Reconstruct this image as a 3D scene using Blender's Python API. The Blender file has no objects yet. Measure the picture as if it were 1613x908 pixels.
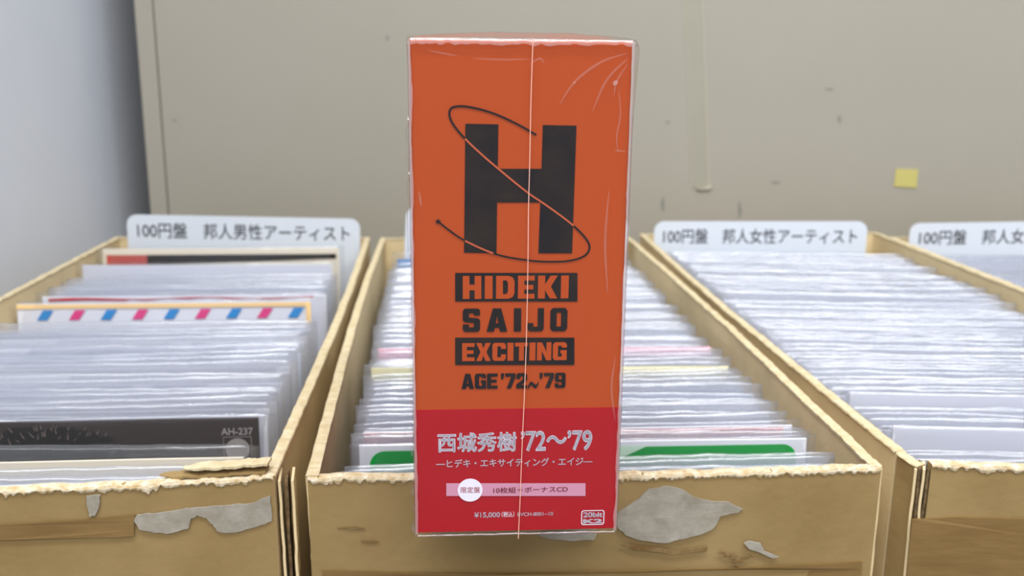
import bpy, bmesh, math, random
from mathutils import Matrix, Vector, noise
from mathutils.geometry import tessellate_polygon
random.seed(7)
S = bpy.context.scene
COL = S.collection
cm = 0.01
RIM = 0.935                 # height of the crate rims
TAB = 0.745                  # table top
CAMH = 0.1414               # camera above the rims
# ---------------------------------------------------------------- camera
F = 1490.0
M = Matrix(((0.9999545939747586, -0.009529427515642553, 0.0),
            (0.0021945034425236735, 0.23027656123548418, -0.9731227515068185),
            (0.009273302724306865, 0.9730785658706005, 0.2302870176536205)))
cam = bpy.data.cameras.new('camera')
cam.sensor_width = 36.0
cam.lens = 36.0 * F / 1613.0
cam.clip_start = 0.01
camo = bpy.data.objects.new('camera', cam)
COL.objects.link(camo)
mw = M.to_4x4(); mw.translation = (0, 0, RIM + CAMH)
camo.matrix_world = mw
cam.dof.use_dof = True
cam.dof.focus_distance = 0.285
cam.dof.aperture_fstop = 16
S.camera = camo
# ---------------------------------------------------------------- light
w = bpy.data.worlds.new('world'); S.world = w
w.use_nodes = True
w.node_tree.nodes['Background'].inputs[0].default_value = (0.86, 0.90, 1.0, 1)
w.node_tree.nodes['Background'].inputs[1].default_value = 0.62
S.view_settings.view_transform = 'Standard'
S.view_settings.look = 'None'
S.view_settings.exposure = 0.0
S.view_settings.gamma = 1.0
S.cycles.transparent_max_bounces = 40
S.cycles.max_bounces = 8


def area(name, loc, target, sx, sy, power, col):
    l = bpy.data.lights.new(name, 'AREA'); l.shape = 'RECTANGLE'
    l.size = sx; l.size_y = sy; l.energy = power; l.color = col
    o = bpy.data.objects.new(name, l); COL.objects.link(o)
    o.location = loc
    o.rotation_euler = (Vector(target) - Vector(loc)).to_track_quat('-Z', 'Y').to_euler()
    return o


# ceiling fluorescents of the shop: rows of tubes running left to right
area('ceiling_lamp_near', (0.1, -0.25, 2.55), (0.1, 0.1, 0.9), 2.4, 0.25, 45, (0.95, 0.97, 1.0))
area('ceiling_lamp_over', (-0.1, 0.50, 2.58), (0.0, 0.50, 0.9), 2.4, 0.22, 16, (0.95, 0.97, 1.0))
area('ceiling_lamp_behind', (0.0, -1.5, 2.45), (0.0, 0.6, 1.0), 2.8, 0.5, 37, (1.0, 0.97, 0.93))

# ---------------------------------------------------------------- helpers


def ray(px, py):
    return M @ Vector((px - 806.5, 454.0 - py, -F))


def at(px, py, z=0.0):
    """point on the horizontal plane z (cm above the rims) under a picture point, in cm"""
    d = ray(px, py); t = (z - CAMH * 100) / d.z
    return Vector((d.x * t, d.y * t, z))


def atY(px, py, Y):
    d = ray(px, py); t = Y / d.y
    return Vector((d.x * t, Y, CAMH * 100 + d.z * t))


def N(mat, t, **kw):
    n = mat.node_tree.nodes.new(t)
    for k, v in kw.items():
        setattr(n, k, v)
    return n


def mat(name, col, rough=0.6, spec=0.5, metal=0.0, noise_amt=0.0, noise_scale=30.0, bump=0.0, bscale=200.0, stretch=(1, 1, 1), col2=None, coat=0.0):
    m = bpy.data.materials.new(name); m.use_nodes = True
    L = m.node_tree.links
    b = m.node_tree.nodes['Principled BSDF']
    b.inputs['Base Color'].default_value = (*col, 1)
    b.inputs['Roughness'].default_value = rough
    b.inputs['Specular IOR Level'].default_value = spec
    b.inputs['Metallic'].default_value = metal
    b.inputs['Coat Weight'].default_value = coat
    tc = N(m, 'ShaderNodeTexCoord'); mp = N(m, 'ShaderNodeMapping')
    mp.inputs['Scale'].default_value = stretch
    L.new(tc.outputs['Object'], mp.inputs['Vector'])
    if noise_amt or col2:
        nz = N(m, 'ShaderNodeTexNoise'); nz.inputs['Scale'].default_value = noise_scale
        nz.inputs['Detail'].default_value = 6
        nz.inputs['Roughness'].default_value = 0.62
        L.new(mp.outputs[0], nz.inputs['Vector'])
        r = N(m, 'ShaderNodeValToRGB')
        c2 = col2 or tuple(max(0, c * (1 - noise_amt)) for c in col)
        r.color_ramp.elements[0].position = 0.34; r.color_ramp.elements[0].color = (*c2, 1)
        r.color_ramp.elements[1].position = 0.66; r.color_ramp.elements[1].color = (*col, 1)
        L.new(nz.outputs['Fac'], r.inputs[0]); L.new(r.outputs[0], b.inputs['Base Color'])
    if bump:
        n2 = N(m, 'ShaderNodeTexNoise'); n2.inputs['Scale'].default_value = bscale; n2.inputs['Detail'].default_value = 4
        L.new(mp.outputs[0], n2.inputs['Vector'])
        bp = N(m, 'ShaderNodeBump'); bp.inputs['Strength'].default_value = bump; bp.inputs['Distance'].default_value = 0.001
        L.new(n2.outputs['Fac'], bp.inputs['Height']); L.new(bp.outputs[0], b.inputs['Normal'])
    return m


def film_mat(name, milk, gloss, rough, bscale, stretch, bump, tint=(0.93, 0.95, 1.0)):
    m = bpy.data.materials.new(name); m.use_nodes = True
    nt = m.node_tree; L = nt.links; nt.nodes.clear()
    out = N(m, 'ShaderNodeOutputMaterial')
    tr = N(m, 'ShaderNodeBsdfTransparent'); tr.inputs[0].default_value = (0.985, 0.99, 1, 1)
    df = N(m, 'ShaderNodeBsdfDiffuse'); df.inputs[0].default_value = (*tint, 1)
    tl = N(m, 'ShaderNodeBsdfTranslucent'); tl.inputs[0].default_value = (*tint, 1)
    md = N(m, 'ShaderNodeMixShader'); md.inputs[0].default_value = 0.5
    L.new(df.outputs[0], md.inputs[1]); L.new(tl.outputs[0], md.inputs[2])
    mx = N(m, 'ShaderNodeMixShader'); mx.inputs[0].default_value = milk
    L.new(tr.outputs[0], mx.inputs[1]); L.new(md.outputs[0], mx.inputs[2])
    gl = N(m, 'ShaderNodeBsdfGlossy'); gl.inputs['Roughness'].default_value = rough
    ge = N(m, 'ShaderNodeNewGeometry'); dt = N(m, 'ShaderNodeVectorMath', operation='DOT_PRODUCT')
    L.new(ge.outputs['Normal'], dt.inputs[0]); L.new(ge.outputs['Incoming'], dt.inputs[1])
    ab = N(m, 'ShaderNodeMath', operation='ABSOLUTE'); L.new(dt.outputs['Value'], ab.inputs[0])
    om = N(m, 'ShaderNodeMath', operation='SUBTRACT'); om.inputs[0].default_value = 1.0; L.new(ab.outputs[0], om.inputs[1])
    pw = N(m, 'ShaderNodeMath', operation='POWER'); pw.inputs[1].default_value = 5.0; L.new(om.outputs[0], pw.inputs[0])
    fr = N(m, 'ShaderNodeMath', operation='MULTIPLY_ADD'); fr.inputs[1].default_value = 0.95; fr.inputs[2].default_value = 0.05; L.new(pw.outputs[0], fr.inputs[0])
    mu = N(m, 'ShaderNodeMath', operation='MULTIPLY'); mu.inputs[1].default_value = gloss
    mu.use_clamp = True
    L.new(fr.outputs[0], mu.inputs[0])
    m2 = N(m, 'ShaderNodeMixShader')
    L.new(mu.outputs[0], m2.inputs[0]); L.new(mx.outputs[0], m2.inputs[1]); L.new(gl.outputs[0], m2.inputs[2])
    tc = N(m, 'ShaderNodeTexCoord'); mp = N(m, 'ShaderNodeMapping'); mp.inputs['Scale'].default_value = stretch
    L.new(tc.outputs['Object'], mp.inputs['Vector'])
    nz = N(m, 'ShaderNodeTexNoise'); nz.inputs['Scale'].default_value = bscale; nz.inputs['Detail'].default_value = 3
    L.new(mp.outputs[0], nz.inputs['Vector'])
    bp = N(m, 'ShaderNodeBump'); bp.inputs['Strength'].default_value = bump; bp.inputs['Distance'].default_value = 0.002
    L.new(nz.outputs['Fac'], bp.inputs['Height']); L.new(bp.outputs[0], gl.inputs['Normal'])
    L.new(m2.outputs[0], out.inputs[0])
    return m


def lin(r, g, b):
    f = lambda c: (c / 255 / 12.92) if c / 255 <= 0.04045 else ((c / 255 + 0.055) / 1.055) ** 2.4
    return (f(r), f(g), f(b))


MT = {}
MT['card'] = mat('cardboard', lin(220, 199, 156), 0.85, 0.2, noise_amt=0.16, noise_scale=22, bump=0.15, bscale=260, stretch=(1, 1, 1))
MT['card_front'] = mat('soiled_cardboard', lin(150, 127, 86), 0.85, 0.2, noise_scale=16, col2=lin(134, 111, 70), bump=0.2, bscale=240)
MT['torn'] = mat('torn_kraft_edge', lin(214, 204, 180), 0.95, 0.1, noise_scale=300, col2=lin(180, 156, 114), bump=0.6, bscale=500)
MT['lip'] = mat('worn_kraft_edge', lin(202, 189, 158), 0.9, 0.1, noise_scale=200, col2=lin(184, 166, 128), bump=0.4, bscale=500)
MT['peel'] = mat('peeled_paper_patch', lin(156, 150, 138), 0.9, 0.15, noise_scale=160, col2=lin(138, 132, 118), bump=0.3, bscale=300)
MT['tape'] = mat('brown_packing_tape', lin(124, 98, 56), 0.38, 0.5, noise_scale=40, col2=lin(112, 86, 44), bump=0.15, bscale=90, stretch=(1, 1, 5))
MT['stain'] = mat('glue_stain', lin(106, 80, 42), 0.7, 0.3, noise_scale=220, col2=lin(130, 107, 70))
MT['core'] = mat('corrugated_core', lin(120, 98, 70), 0.95, 0.1, noise_scale=400, col2=lin(75, 60, 42))
MT['orange'] = mat('orange_board', lin(171, 68, 17), 0.6, 0.15, noise_amt=0.05, noise_scale=6)
MT['red'] = mat('red_paper_band', lin(162, 9, 22), 0.6, 0.15, noise_amt=0.04, noise_scale=8)
MT['ink'] = mat('black_ink', lin(15, 12, 18), 0.55, 0.12, noise_scale=90, col2=lin(40, 29, 22))
MT['orangeink'] = mat('orange_line', lin(176, 80, 44), 0.5, 0.4)
MT['whiteink'] = mat('white_ink', lin(226, 220, 232), 0.55, 0.3)
MT['pinkink'] = mat('pink_ink', lin(196, 136, 158), 0.55, 0.3)
MT['redink'] = mat('dark_red_ink', lin(150, 24, 40), 0.55, 0.3)
MT['wrap'] = film_mat('shrink_wrap', 0.006, 0.55, 0.10, 14, (1, 1, 0.35), 0.35)
MT['seam'] = mat('shrink_wrap_seam', lin(246, 190, 170), 0.25, 0.6)
MT['film'] = film_mat('clear_sleeve_film', 0.22, 2.5, 0.15, 50, (0.2, 1, 1.6), 0.5, lin(219, 223, 234))
MT['clearfilm'] = film_mat('clearer_sleeve_film', 0.05, 1.3, 0.12, 60, (0.25, 1, 1.6), 0.7, lin(222, 227, 236))
MT['highlight_strip'] = film_mat('wrap_highlight_film', 0.34, 2.5, 0.2, 200, (1, 1, 0.4), 0.7, lin(250, 225, 225))  # milky pale film, its whiteness stands in for highlights on the wrap
MT['jacket'] = mat('white_paper_jacket', lin(214, 215, 223), 0.6, 0.3)
MT['jacket_grey'] = mat('pale_grey_paper_jacket', lin(196, 198, 208), 0.6, 0.3)
MT['jacket_cream'] = mat('cream_paper_jacket', lin(218, 208, 188), 0.6, 0.3)
MT['jacket_blue'] = mat('pale_blue_paper_jacket', lin(192, 202, 218), 0.6, 0.3)
MT['jacket_black'] = mat('black_photo_jacket', lin(46, 36, 34), 0.45, 0.4, noise_amt=0.15, noise_scale=20)
MT['hair'] = mat('dark_hair_print', lin(12, 10, 10), 0.45, 0.4, noise_scale=120, col2=lin(5, 4, 4), stretch=(3, 1, 1))
MT['hairlight'] = mat('light_hair_print', lin(120, 104, 98), 0.5, 0.4)
MT['greyink'] = mat('grey_ink', lin(140, 133, 130), 0.5, 0.3)
MT['tan'] = mat('tan_border_print', lin(236, 200, 140), 0.5, 0.3)
MT['blueink'] = mat('blue_ink', lin(20, 130, 196), 0.5, 0.3)
MT['magenta'] = mat('magenta_ink', lin(214, 52, 124), 0.5, 0.3)
MT['green'] = mat('green_ink', lin(18, 150, 62), 0.5, 0.3)
MT['palegreen'] = mat('pale_green_ink', lin(196, 222, 200), 0.5, 0.3)
MT['crimson'] = mat('crimson_print', lin(176, 16, 34), 0.5, 0.3)
MT['rust'] = mat('mottled_red_print', lin(226, 160, 150), 0.5, 0.3, noise_scale=260, col2=lin(186, 70, 66))
MT['brick'] = mat('brick_red_print', lin(178, 74, 66), 0.5, 0.3)
MT['jacket_pink'] = mat('pink_paper_jacket', lin(226, 172, 186), 0.6, 0.3)
MT['jacket_yellow'] = mat('pale_yellow_paper_jacket', lin(228, 222, 176), 0.6, 0.3)
MT['jacket_deepblue'] = mat('blue_paper_jacket', lin(86, 130, 178), 0.6, 0.3)
MT['plasticcard'] = mat('white_plastic_card', lin(204, 210, 217), 0.35, 0.45)
MT['tagink'] = mat('grey_lettering_ink', lin(52, 54, 66), 0.5, 0.3)
MT['cabinet'] = mat('beige_painted_panel', lin(154, 148, 136), 0.5, 0.35, noise_scale=2.2, col2=lin(148, 144, 130), bump=0.04, bscale=60)
MT['wall'] = mat('white_wall_paint', lin(218, 221, 228), 0.6, 0.3, noise_scale=3, col2=lin(208, 213, 221))
MT['dark'] = mat('gap_shade_and_plinth', lin(46, 44, 46), 0.8, 0.2)  # plinth colour; on the back wall it paints in the gap's shade
MT['floor'] = mat('grey_vinyl_floor', lin(150, 146, 138), 0.6, 0.3, noise_amt=0.1)
MT['table'] = mat('grey_table_laminate', lin(120, 112, 100), 0.5, 0.4, noise_amt=0.1)
MT['note'] = mat('yellow_note_paper', lin(182, 172, 104), 0.7, 0.2)
MT['oldtape'] = mat('yellowed_clear_tape', lin(152, 148, 132), 0.25, 0.5, noise_amt=0.05, noise_scale=20, bump=0.3, bscale=80, stretch=(1, 1, .3))
MT['tapeedge'] = mat('lifted_tape_edge', lin(176, 169, 150), 0.3, 0.5)
MT['smudge'] = mat('grey_smudge', lin(128, 126, 118), 0.8, 0.1)


def link(name, me, m, parent=None):
    me.materials.clear()
    if m is not None:
        me.materials.append(m)
    o = bpy.data.objects.new(name, me); COL.objects.link(o)
    if parent: o.parent = parent
    return o


def obj(name, bm, m, parent=None, smooth=False):
    me = bpy.data.meshes.new(name)
    bmesh.ops.recalc_face_normals(bm, faces=bm.faces)
    bm.to_mesh(me); bm.free()
    if smooth:
        for p in me.polygons: p.use_smooth = True
    return link(name, me, m, parent)


def empty(name, loc, rot=(0, 0, 0)):
    o = bpy.data.objects.new(name, None); COL.objects.link(o)
    o.empty_display_size = 0.02
    o.location = loc; o.rotation_euler = rot
    return o


def tag(o, label, cat, group=None):
    o['label'] = label; o['category'] = cat
    if group: o['group'] = group
    return o


def struct(o):
    o['kind'] = 'structure'; return o


def box_bm(x0, x1, y0, y1, z0, z1, bev=0.0, bm=None):
    own = bm is None
    bm = bm or bmesh.new()
    r = bmesh.ops.create_cube(bm, size=1, matrix=Matrix.Translation(((x0 + x1) / 2, (y0 + y1) / 2, (z0 + z1) / 2)) @ Matrix.Diagonal((x1 - x0, y1 - y0, z1 - z0, 1)))
    if bev and own:
        bmesh.ops.bevel(bm, geom=bm.edges[:] + bm.verts[:], offset=bev, segments=3, profile=0.5, affect='EDGES')
    return bm


def poly_bm(pts, y0, y1, bm=None):
    """extruded outline in the x/z plane between depths y0 (front) and y1"""
    bm = bm or bmesh.new()
    a = [bm.verts.new((p[0], y0, p[1])) for p in pts]
    b = [bm.verts.new((p[0], y1, p[1])) for p in pts]
    n = len(pts)
    tris = tessellate_polygon([[Vector((p[0], p[1], 0)) for p in pts]])
    for t in tris:
        bm.faces.new([a[i] for i in t]); bm.faces.new([b[i] for i in reversed(t)])
    for i in range(n):
        bm.faces.new((a[i], b[i], b[(i + 1) % n], a[(i + 1) % n]))
    return bm


def rounded(x0, x1, z0, z1, r, n=6, corners=(1, 1, 1, 1)):
    pts = []
    for i, (cx, cz, a0) in enumerate(((x1 - r, z1 - r, 0), (x0 + r, z1 - r, 90), (x0 + r, z0 + r, 180), (x1 - r, z0 + r, 270))):
        if corners[i]:
            for k in range(n + 1):
                a = math.radians(a0 + 90 * k / n)
                pts.append((cx + r * math.cos(a), cz + r * math.sin(a)))
        else:
            pts.append(((x1, z1), (x0, z1), (x0, z0), (x1, z0))[i])
    return pts


def text_bm(s, x0, x1, z0, z1, y, offset=0.0, spacing=1.0, shear=0.0, bold=0.0):
    """lettering fitted to a rectangle of the x/z plane, its front at depth y facing -y"""
    c = bpy.data.curves.new('lettering', 'FONT')
    c.body = s; c.size = 1.0; c.offset = offset; c.fill_mode = 'BOTH'; c.space_character = spacing; c.shear = shear
    c.resolution_u = 5
    o = bpy.data.objects.new('tmp', c); COL.objects.link(o)
    dg = bpy.context.evaluated_depsgraph_get()
    me = bpy.data.meshes.new_from_object(o.evaluated_get(dg))
    bpy.data.objects.remove(o)
    bm = bmesh.new(); bm.from_mesh(me)
    if bold:
        for dx, dz in ((bold, 0), (-bold, 0), (0, bold), (0, -bold), (bold * .7, bold * .7), (-bold * .7, bold * .7), (bold * .7, -bold * .7), (-bold * .7, -bold * .7)):
            k = len(bm.verts)
            bm.from_mesh(me); bm.verts.ensure_lookup_table()
            for v in bm.verts[k:]: v.co.x += dx; v.co.y += dz
    bpy.data.meshes.remove(me)
    xs = [v.co.x for v in bm.verts]; ys = [v.co.y for v in bm.verts]
    a0, a1, b0, b1 = min(xs), max(xs), min(ys), max(ys)
    for v in bm.verts:
        u = (v.co.x - a0) / (a1 - a0); t = (v.co.y - b0) / (b1 - b0)
        v.co = (x0 + u * (x1 - x0), y, z0 + t * (z1 - z0))
    return bm


def flat(name, bm, m, parent):
    me = bpy.data.meshes.new(name); bm.to_mesh(me); bm.free()
    return link(name, me, m, parent)


# ---------------------------------------------------------------- the setting
struct(obj('floor', box_bm(-1.6, 2.0, -1.6, 1.9, -0.05, 0), MT['floor']))
struct(obj('wall_left', box_bm(-0.45, -0.367, 0.02, 1.55, 0.0, 2.7, 0), MT['wall']))
struct(obj('wall_back', box_bm(-0.45, 2.0, 1.55, 1.62, 0, 2.7), MT['dark']))  # coloured dark to stand in for shade behind the gap

tb = empty('display_table', (0.1, 0.6, 0))
tag(tb, 'grey laminate display table carrying the cardboard crates', 'table')
obj('table_top', box_bm(-0.44, 0.65, -0.34, 0.235, TAB - 0.03, TAB, 0.003), MT['table'], tb)
for sx in (-0.41, 0.62):
    for sy in (-0.31, 0.2):
        obj('leg', box_bm(sx - .02, sx + .02, sy - .02, sy + .02, 0, TAB - .03, .003), MT['table'], tb)

# beige cabinet behind the crates
cy = 0.845
pl = atY(237, 335, 84.5); pt = atY(205, 0, 84.5)
xl = pl.x * cm
cab = empty('cabinet', (0.4, cy + 0.2, 0))
tag(cab, 'large beige painted cabinet with scuffed plain side, standing behind the crates', 'cabinet')
cab_x0 = xl - 0.4
obj('carcass', box_bm(cab_x0, 1.1, -0.192, 0.2, 0.02, 2.3), MT['cabinet'], cab)
sc1 = atY(262, 300, 84.5).x * cm - 0.4
obj('side_panel', box_bm(sc1 + 0.0008, 1.1, -0.2, -0.1925, 0.02, 2.3, 0.0008), MT['cabinet'], cab)
obj('edge_strip', box_bm(cab_x0, sc1 - 0.0002, -0.2, -0.1925, 0.02, 2.3, 0.0008), MT['cabinet'], cab)
obj('plinth', box_bm(cab_x0 + 0.02, 1.08, -0.17, 0.19, 0.0, 0.021), MT['dark'], cab)


def onboard(px, py):
    p = atY(px, py, 84.5); return (p.x * cm, RIM + p.z * cm)


# yellow note, old tape on the cabinet
q = [onboard(*p) for p in ((1411, 266), (1446, 267), (1443, 296), (1408, 294))]
tag(obj('sticky_note', poly_bm(q, cy - 0.0008, cy - 0.0001), MT['note']), 'small blank yellow paper note stuck on the beige cabinet', 'note')
tp = empty('tape_strip', (onboard(1102, 295)[0], cy, onboard(1102, 295)[1]))
tag(tp, 'vertical strip of yellowed clear tape on the beige cabinet above the crates', 'tape')
bx, bz = tp.location.x, tp.location.z
L0, R0 = onboard(1076, 0), onboard(1106, 0); L1, R1 = onboard(1090, 295), onboard(1117, 295)
ext = 1.35
LT = (L0[0] + (L0[0] - L1[0]) * .3, L0[1] + .06); RT = (R0[0] + (R0[0] - R1[0]) * .3, R0[1] + .06)
obj('tape_body', poly_bm([(a - bx, b - bz) for a, b in (LT, L1, R1, RT)], -0.0004, -0.0001), MT['oldtape'], tp)
bm = bmesh.new()
poly_bm([(a - bx, b - bz) for a, b in (LT, L1, (L1[0] + .0006, L1[1]), (LT[0] + .0006, LT[1]))], -0.0007, -0.0004, bm)
obj('tape_edge', bm, MT['tapeedge'], tp)
bm = bmesh.new()
poly_bm([(a - bx, b - bz) for a, b in ((R1[0], R1[1]), (R1[0] - .0007, R1[1]), (RT[0] - .0007, RT[1]), RT)], -0.0007, -0.0004, bm)
obj('tape_edge', bm, MT['tapeedge'], tp)
bm = bmesh.new()
e = [onboard(1096, 297), onboard(1108, 296), onboard(1118, 292), onboard(1121, 294), onboard(1117, 298), onboard(1104, 299)]
poly_bm([(a - bx, b - bz) for a, b in e], -0.0022, -0.0004, bm)
obj('curled_end', bm, MT['tapeedge'], tp)
for k, (sx, sy, ww, hh) in enumerate(((1306, 141, 9, 2), (1322, 188, 3, 8), (1044, 322, 3, 12), (1165, 330, 3, 14), (1222, 288, 9, 2), (1052, 193, 3, 3), (610, 60, 3, 5), (275, 190, 3, 3))):
    q = [onboard(sx + ww * math.cos(t) * random.uniform(.7, 1.1), sy + hh * math.sin(t) * random.uniform(.7, 1.1)) for t in [i * .6283 for i in range(10)]]
    obj('smudge', poly_bm([(a - 0.4, b) for a, b in q], -0.2002, -0.19995), MT['smudge'], cab)

# ---------------------------------------------------------------- cardboard crates


def rag(x, s, seed):
    return noise.noise(Vector((x * s, seed * 7.3, 0))) + 0.5 * noise.noise(Vector((x * s * 2.7, seed * 3.1, 4)))


TH = 0.0034


def wall_panel(name, p0, p1, bulge, parent, seed, m, zt0=0.0, zt1=0.0, rough=0.0012, drop=0.004, outward=1, bottom=None, torn=True):
    """p0->p1 in cm at the rim, the outside lies to the right of the direction when outward=1"""
    a = Vector((p0[0] * cm, p0[1] * cm)); b = Vector((p1[0] * cm, p1[1] * cm))
    d = (b - a); Ln = d.length; d.normalize()
    n = Vector((d.y, -d.x)) * outward
    K = max(16, int(Ln / 0.0025)); zs = [0, .25, .5, .7, .85, .95, 1.0]
    zb = TAB - RIM + 0.001
    bm = bmesh.new(); grid = {}
    for i in range(K + 1):
        t = i / K
        zt = (zt0 + (zt1 - zt0) * t) * cm + rough * rag(t * Ln, 120, seed)
        for j, zf in enumerate(zs):
            off = bulge * cm * math.sin(math.pi * t) * zf ** 2 + 0.0008 * rag(t * Ln + j, 12, seed + 5) * zf * math.sin(math.pi * t)
            c = a + d * (Ln * t) + n * off
            z = zb + (zt - zb) * zf
            for s in (0, 1):
                q = c - n * (TH * s)
                grid[i, j, s] = bm.verts.new((q.x, q.y, z))
    J = len(zs) - 1
    for i in range(K):
        for j in range(J):
            for s in (0, 1):
                bm.faces.new((grid[i, j, s], grid[i + 1, j, s], grid[i + 1, j + 1, s], grid[i, j + 1, s]))
        bm.faces.new((grid[i, J, 0], grid[i + 1, J, 0], grid[i + 1, J, 1], grid[i, J, 1]))
        bm.faces.new((grid[i, 0, 0], grid[i + 1, 0, 0], grid[i + 1, 0, 1], grid[i, 0, 1]))
    for i in (0, K):
        for j in range(J):
            bm.faces.new((grid[i, j, 0], grid[i, j + 1, 0], grid[i, j + 1, 1], grid[i, j, 1]))
    coords = {k: v.co.copy() for k, v in grid.items()}
    o = obj(name, bm, m, parent, smooth=False)
    if not torn: return o
    # torn paper lip lying over the top edge
    bm = bmesh.new(); sub = 3; rows = []
    for i in range(K * sub + 1):
        t = i / sub; i0 = min(int(t), K - 1); f = t - i0
        A = coords[i0, J, 0].lerp(coords[i0 + 1, J, 0], f); B = coords[i0, J, 1].lerp(coords[i0 + 1, J, 1], f)
        x = i / (K * sub) * Ln
        dn = drop * (0.40 + 0.9 * abs(rag(x, 45, seed + 2)) + 0.45 * rag(x, 420, seed + 9) + 0.3 * rag(x, 1500, seed + 14))
        dn = max(dn, 0.0005)
        up = 0.0003 + 0.0004 * rag(x, 420, seed + 3)
        e = 0.0004
        n3 = Vector((n.x, n.y, 0))
        prof = [A + n3 * e - Vector((0, 0, dn)), A + n3 * (e + .0003) - Vector((0, 0, dn * .5)), A + n3 * e + Vector((0, 0, up * .5)),
                A.lerp(B, .5) + Vector((0, 0, up + 0.0003 * rag(x, 700, seed + 11))), B - n3 * e + Vector((0, 0, up * .4)), B - n3 * e - Vector((0, 0, 0.0010 + 0.0006 * rag(x, 200, seed + 4)))]
        rows.append([bm.verts.new(p) for p in prof])
    for i in range(len(rows) - 1):
        for j in range(5):
            bm.faces.new((rows[i][j], rows[i + 1][j], rows[i + 1][j + 1], rows[i][j + 1]))
    l = obj('torn_edge', bm, MT['torn'] if name == 'front_panel' else MT['lip'], o, smooth=False)
    return o


def panel_patch(name, pts, Yfun, parent, m, th=0.0003):
    """flat outline (picture points) lying on a front panel"""
    bm = bmesh.new(); a = []; b = []
    for (px, py) in pts:
        Y = 31.0
        for _ in range(6):
            p = atY(px, py, Y); Y = Yfun(p.x)
        p = atY(px, py, Y - 0.01)
        a.append(bm.verts.new((p.x * cm, p.y * cm - th, p.z * cm)))
        b.append(bm.verts.new((p.x * cm, p.y * cm + 0.0002, p.z * cm)))
    n = len(a)
    for t in tessellate_polygon([[Vector((v.co.x, v.co.z, 0)) for v in a]]):
        bm.faces.new([a[i] for i in t]); bm.faces.new([b[i] for i in reversed(t)])
    for i in range(n): bm.faces.new((a[i], b[i], b[(i + 1) % n], a[(i + 1) % n]))
    return obj(name, bm, m, parent)


def jag(pts, amp=1.2, n=4):
    out = []
    for i in range(len(pts)):
        p, q = pts[i], pts[(i + 1) % len(pts)]
        for k in range(n):
            t = k / n
            out.append((p[0] + (q[0] - p[0]) * t + random.uniform(-amp, amp), p[1] + (q[1] - p[1]) * t + random.uniform(-amp, amp)))
    return out


def crate(label, FL, FR, BL, BR, bf=(0.35, 0.2, 0.25, 0.25), z=(0, 0, 0, 0), seed=1, FP=None):
    r = empty('cardboard_crate', (0, 0, RIM))
    tag(r, label, 'crate', None)
    f = wall_panel('front_panel', FP or FL, FR, bf[0], r, seed, MT['card_front'], z[0], z[1], 0.0008, 0.0028)
    b = wall_panel('back_panel', BR, BL, bf[1], r, seed + 1, MT['card'], z[3], z[2], 0.0008, 0.0015)
    l = wall_panel('left_panel', BL, FL, bf[2], r, seed + 2, MT['card'], z[2], z[0], 0.0007, 0.0012)
    rr = wall_panel('right_panel', FR, BR, bf[3], r, seed + 3, MT['card'], z[1], z[3], 0.0007, 0.0012)
    bm = bmesh.new()
    vs = [bm.verts.new((p[0] * cm, p[1] * cm, TAB - RIM + 0.001)) for p in (FL, FR, BR, BL)]
    v2 = [bm.verts.new((p[0] * cm, p[1] * cm, TAB - RIM + 0.005)) for p in (FL, FR, BR, BL)]
    bm.faces.new(vs); bm.faces.new(v2)
    for i in range(4): bm.faces.new((vs[i], vs[(i + 1) % 4], v2[(i + 1) % 4], v2[i]))
    obj('bottom_panel', bm, MT['card'], r)
    return r, f


def yline(p0, p1, bulge):
    def g(x):
        t = min(1, max(0, (x - p0[0]) / (p1[0] - p0[0])))
        return p0[1] + (p1[1] - p0[1]) * t - bulge * math.sin(math.pi * t)
    return g


C1 = dict(FL=(-28.7, 28.3), FR=(-8.3, 30.7), BL=(-32.6, 76.6), BR=(-11.9, 77.4))
C2 = dict(FL=(-7.1, 30.7), FR=(13.5, 32.0), BL=(-10.9, 77.4), BR=(9.9, 78.6))
C3 = dict(FL=(14.7, 33.7), FR=(35.3, 32.2), BL=(11.0, 80.4), BR=(31.3, 80.4))
C4 = dict(FL=(36.1, 32.2), FR=(56.0, 33.0), BL=(32.3, 79.9), BR=(52.5, 81.0))
c1, f1 = crate('cardboard crate at far left against the white wall, front with two grey peeled patches', **C1, seed=11, z=(0, 0, 0, 0))
c2, f2 = crate('cardboard crate in the centre, holding up the orange box, big peeled patch on its front', **C2, seed=21)
c3, f3 = crate('cardboard crate right of the centre one, packed tight with white records', **C3, seed=31, z=(-0.1, -0.1, 0, 0.35), FP=(15.55, 32.5))
wall_panel('corner_panel', (14.72, 33.6), (15.2, 32.75), 0.02, c3, 37, MT['card_front'], -.1, -.3, .0008, .001)
c4, f4 = crate('cardboard crate at the far right edge, mostly cut off', **C4, seed=41)
Y1 = yline(C1['FL'], C1['FR'], 0.35); Y2 = yline(C2['FL'], C2['FR'], 0.35); Y3 = yline((15.55, 32.5), C3['FR'], 0.35)

# crate 1: tape, peeled patches, corrugated scrap
panel_patch('packing_tape', jag([(-20, 829), (60, 824), (130, 818), (213, 812), (211, 845), (120, 848), (-20, 851)], .8, 3), Y1, f1, MT['tape'], .0002)
panel_patch('peeled_patch', jag([(211, 820), (216, 811), (240, 809), (298, 801), (302, 815), (298, 832), (262, 841), (240, 838), (221, 834)], 1.0), Y1, f1, MT['peel'], .0004)
panel_patch('peeled_patch', jag([(298, 801), (350, 796), (400, 793), (426, 780), (429, 820), (405, 830), (372, 839), (345, 838), (335, 826), (325, 816), (312, 811), (303, 818)], 1.0), Y1, f1, MT['peel'], .00042)
panel_patch('peeled_patch', jag([(136, 782), (158, 780), (156, 800), (150, 812), (142, 814), (139, 800)], .8), Y1, f1, MT['peel'], .0004)
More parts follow.
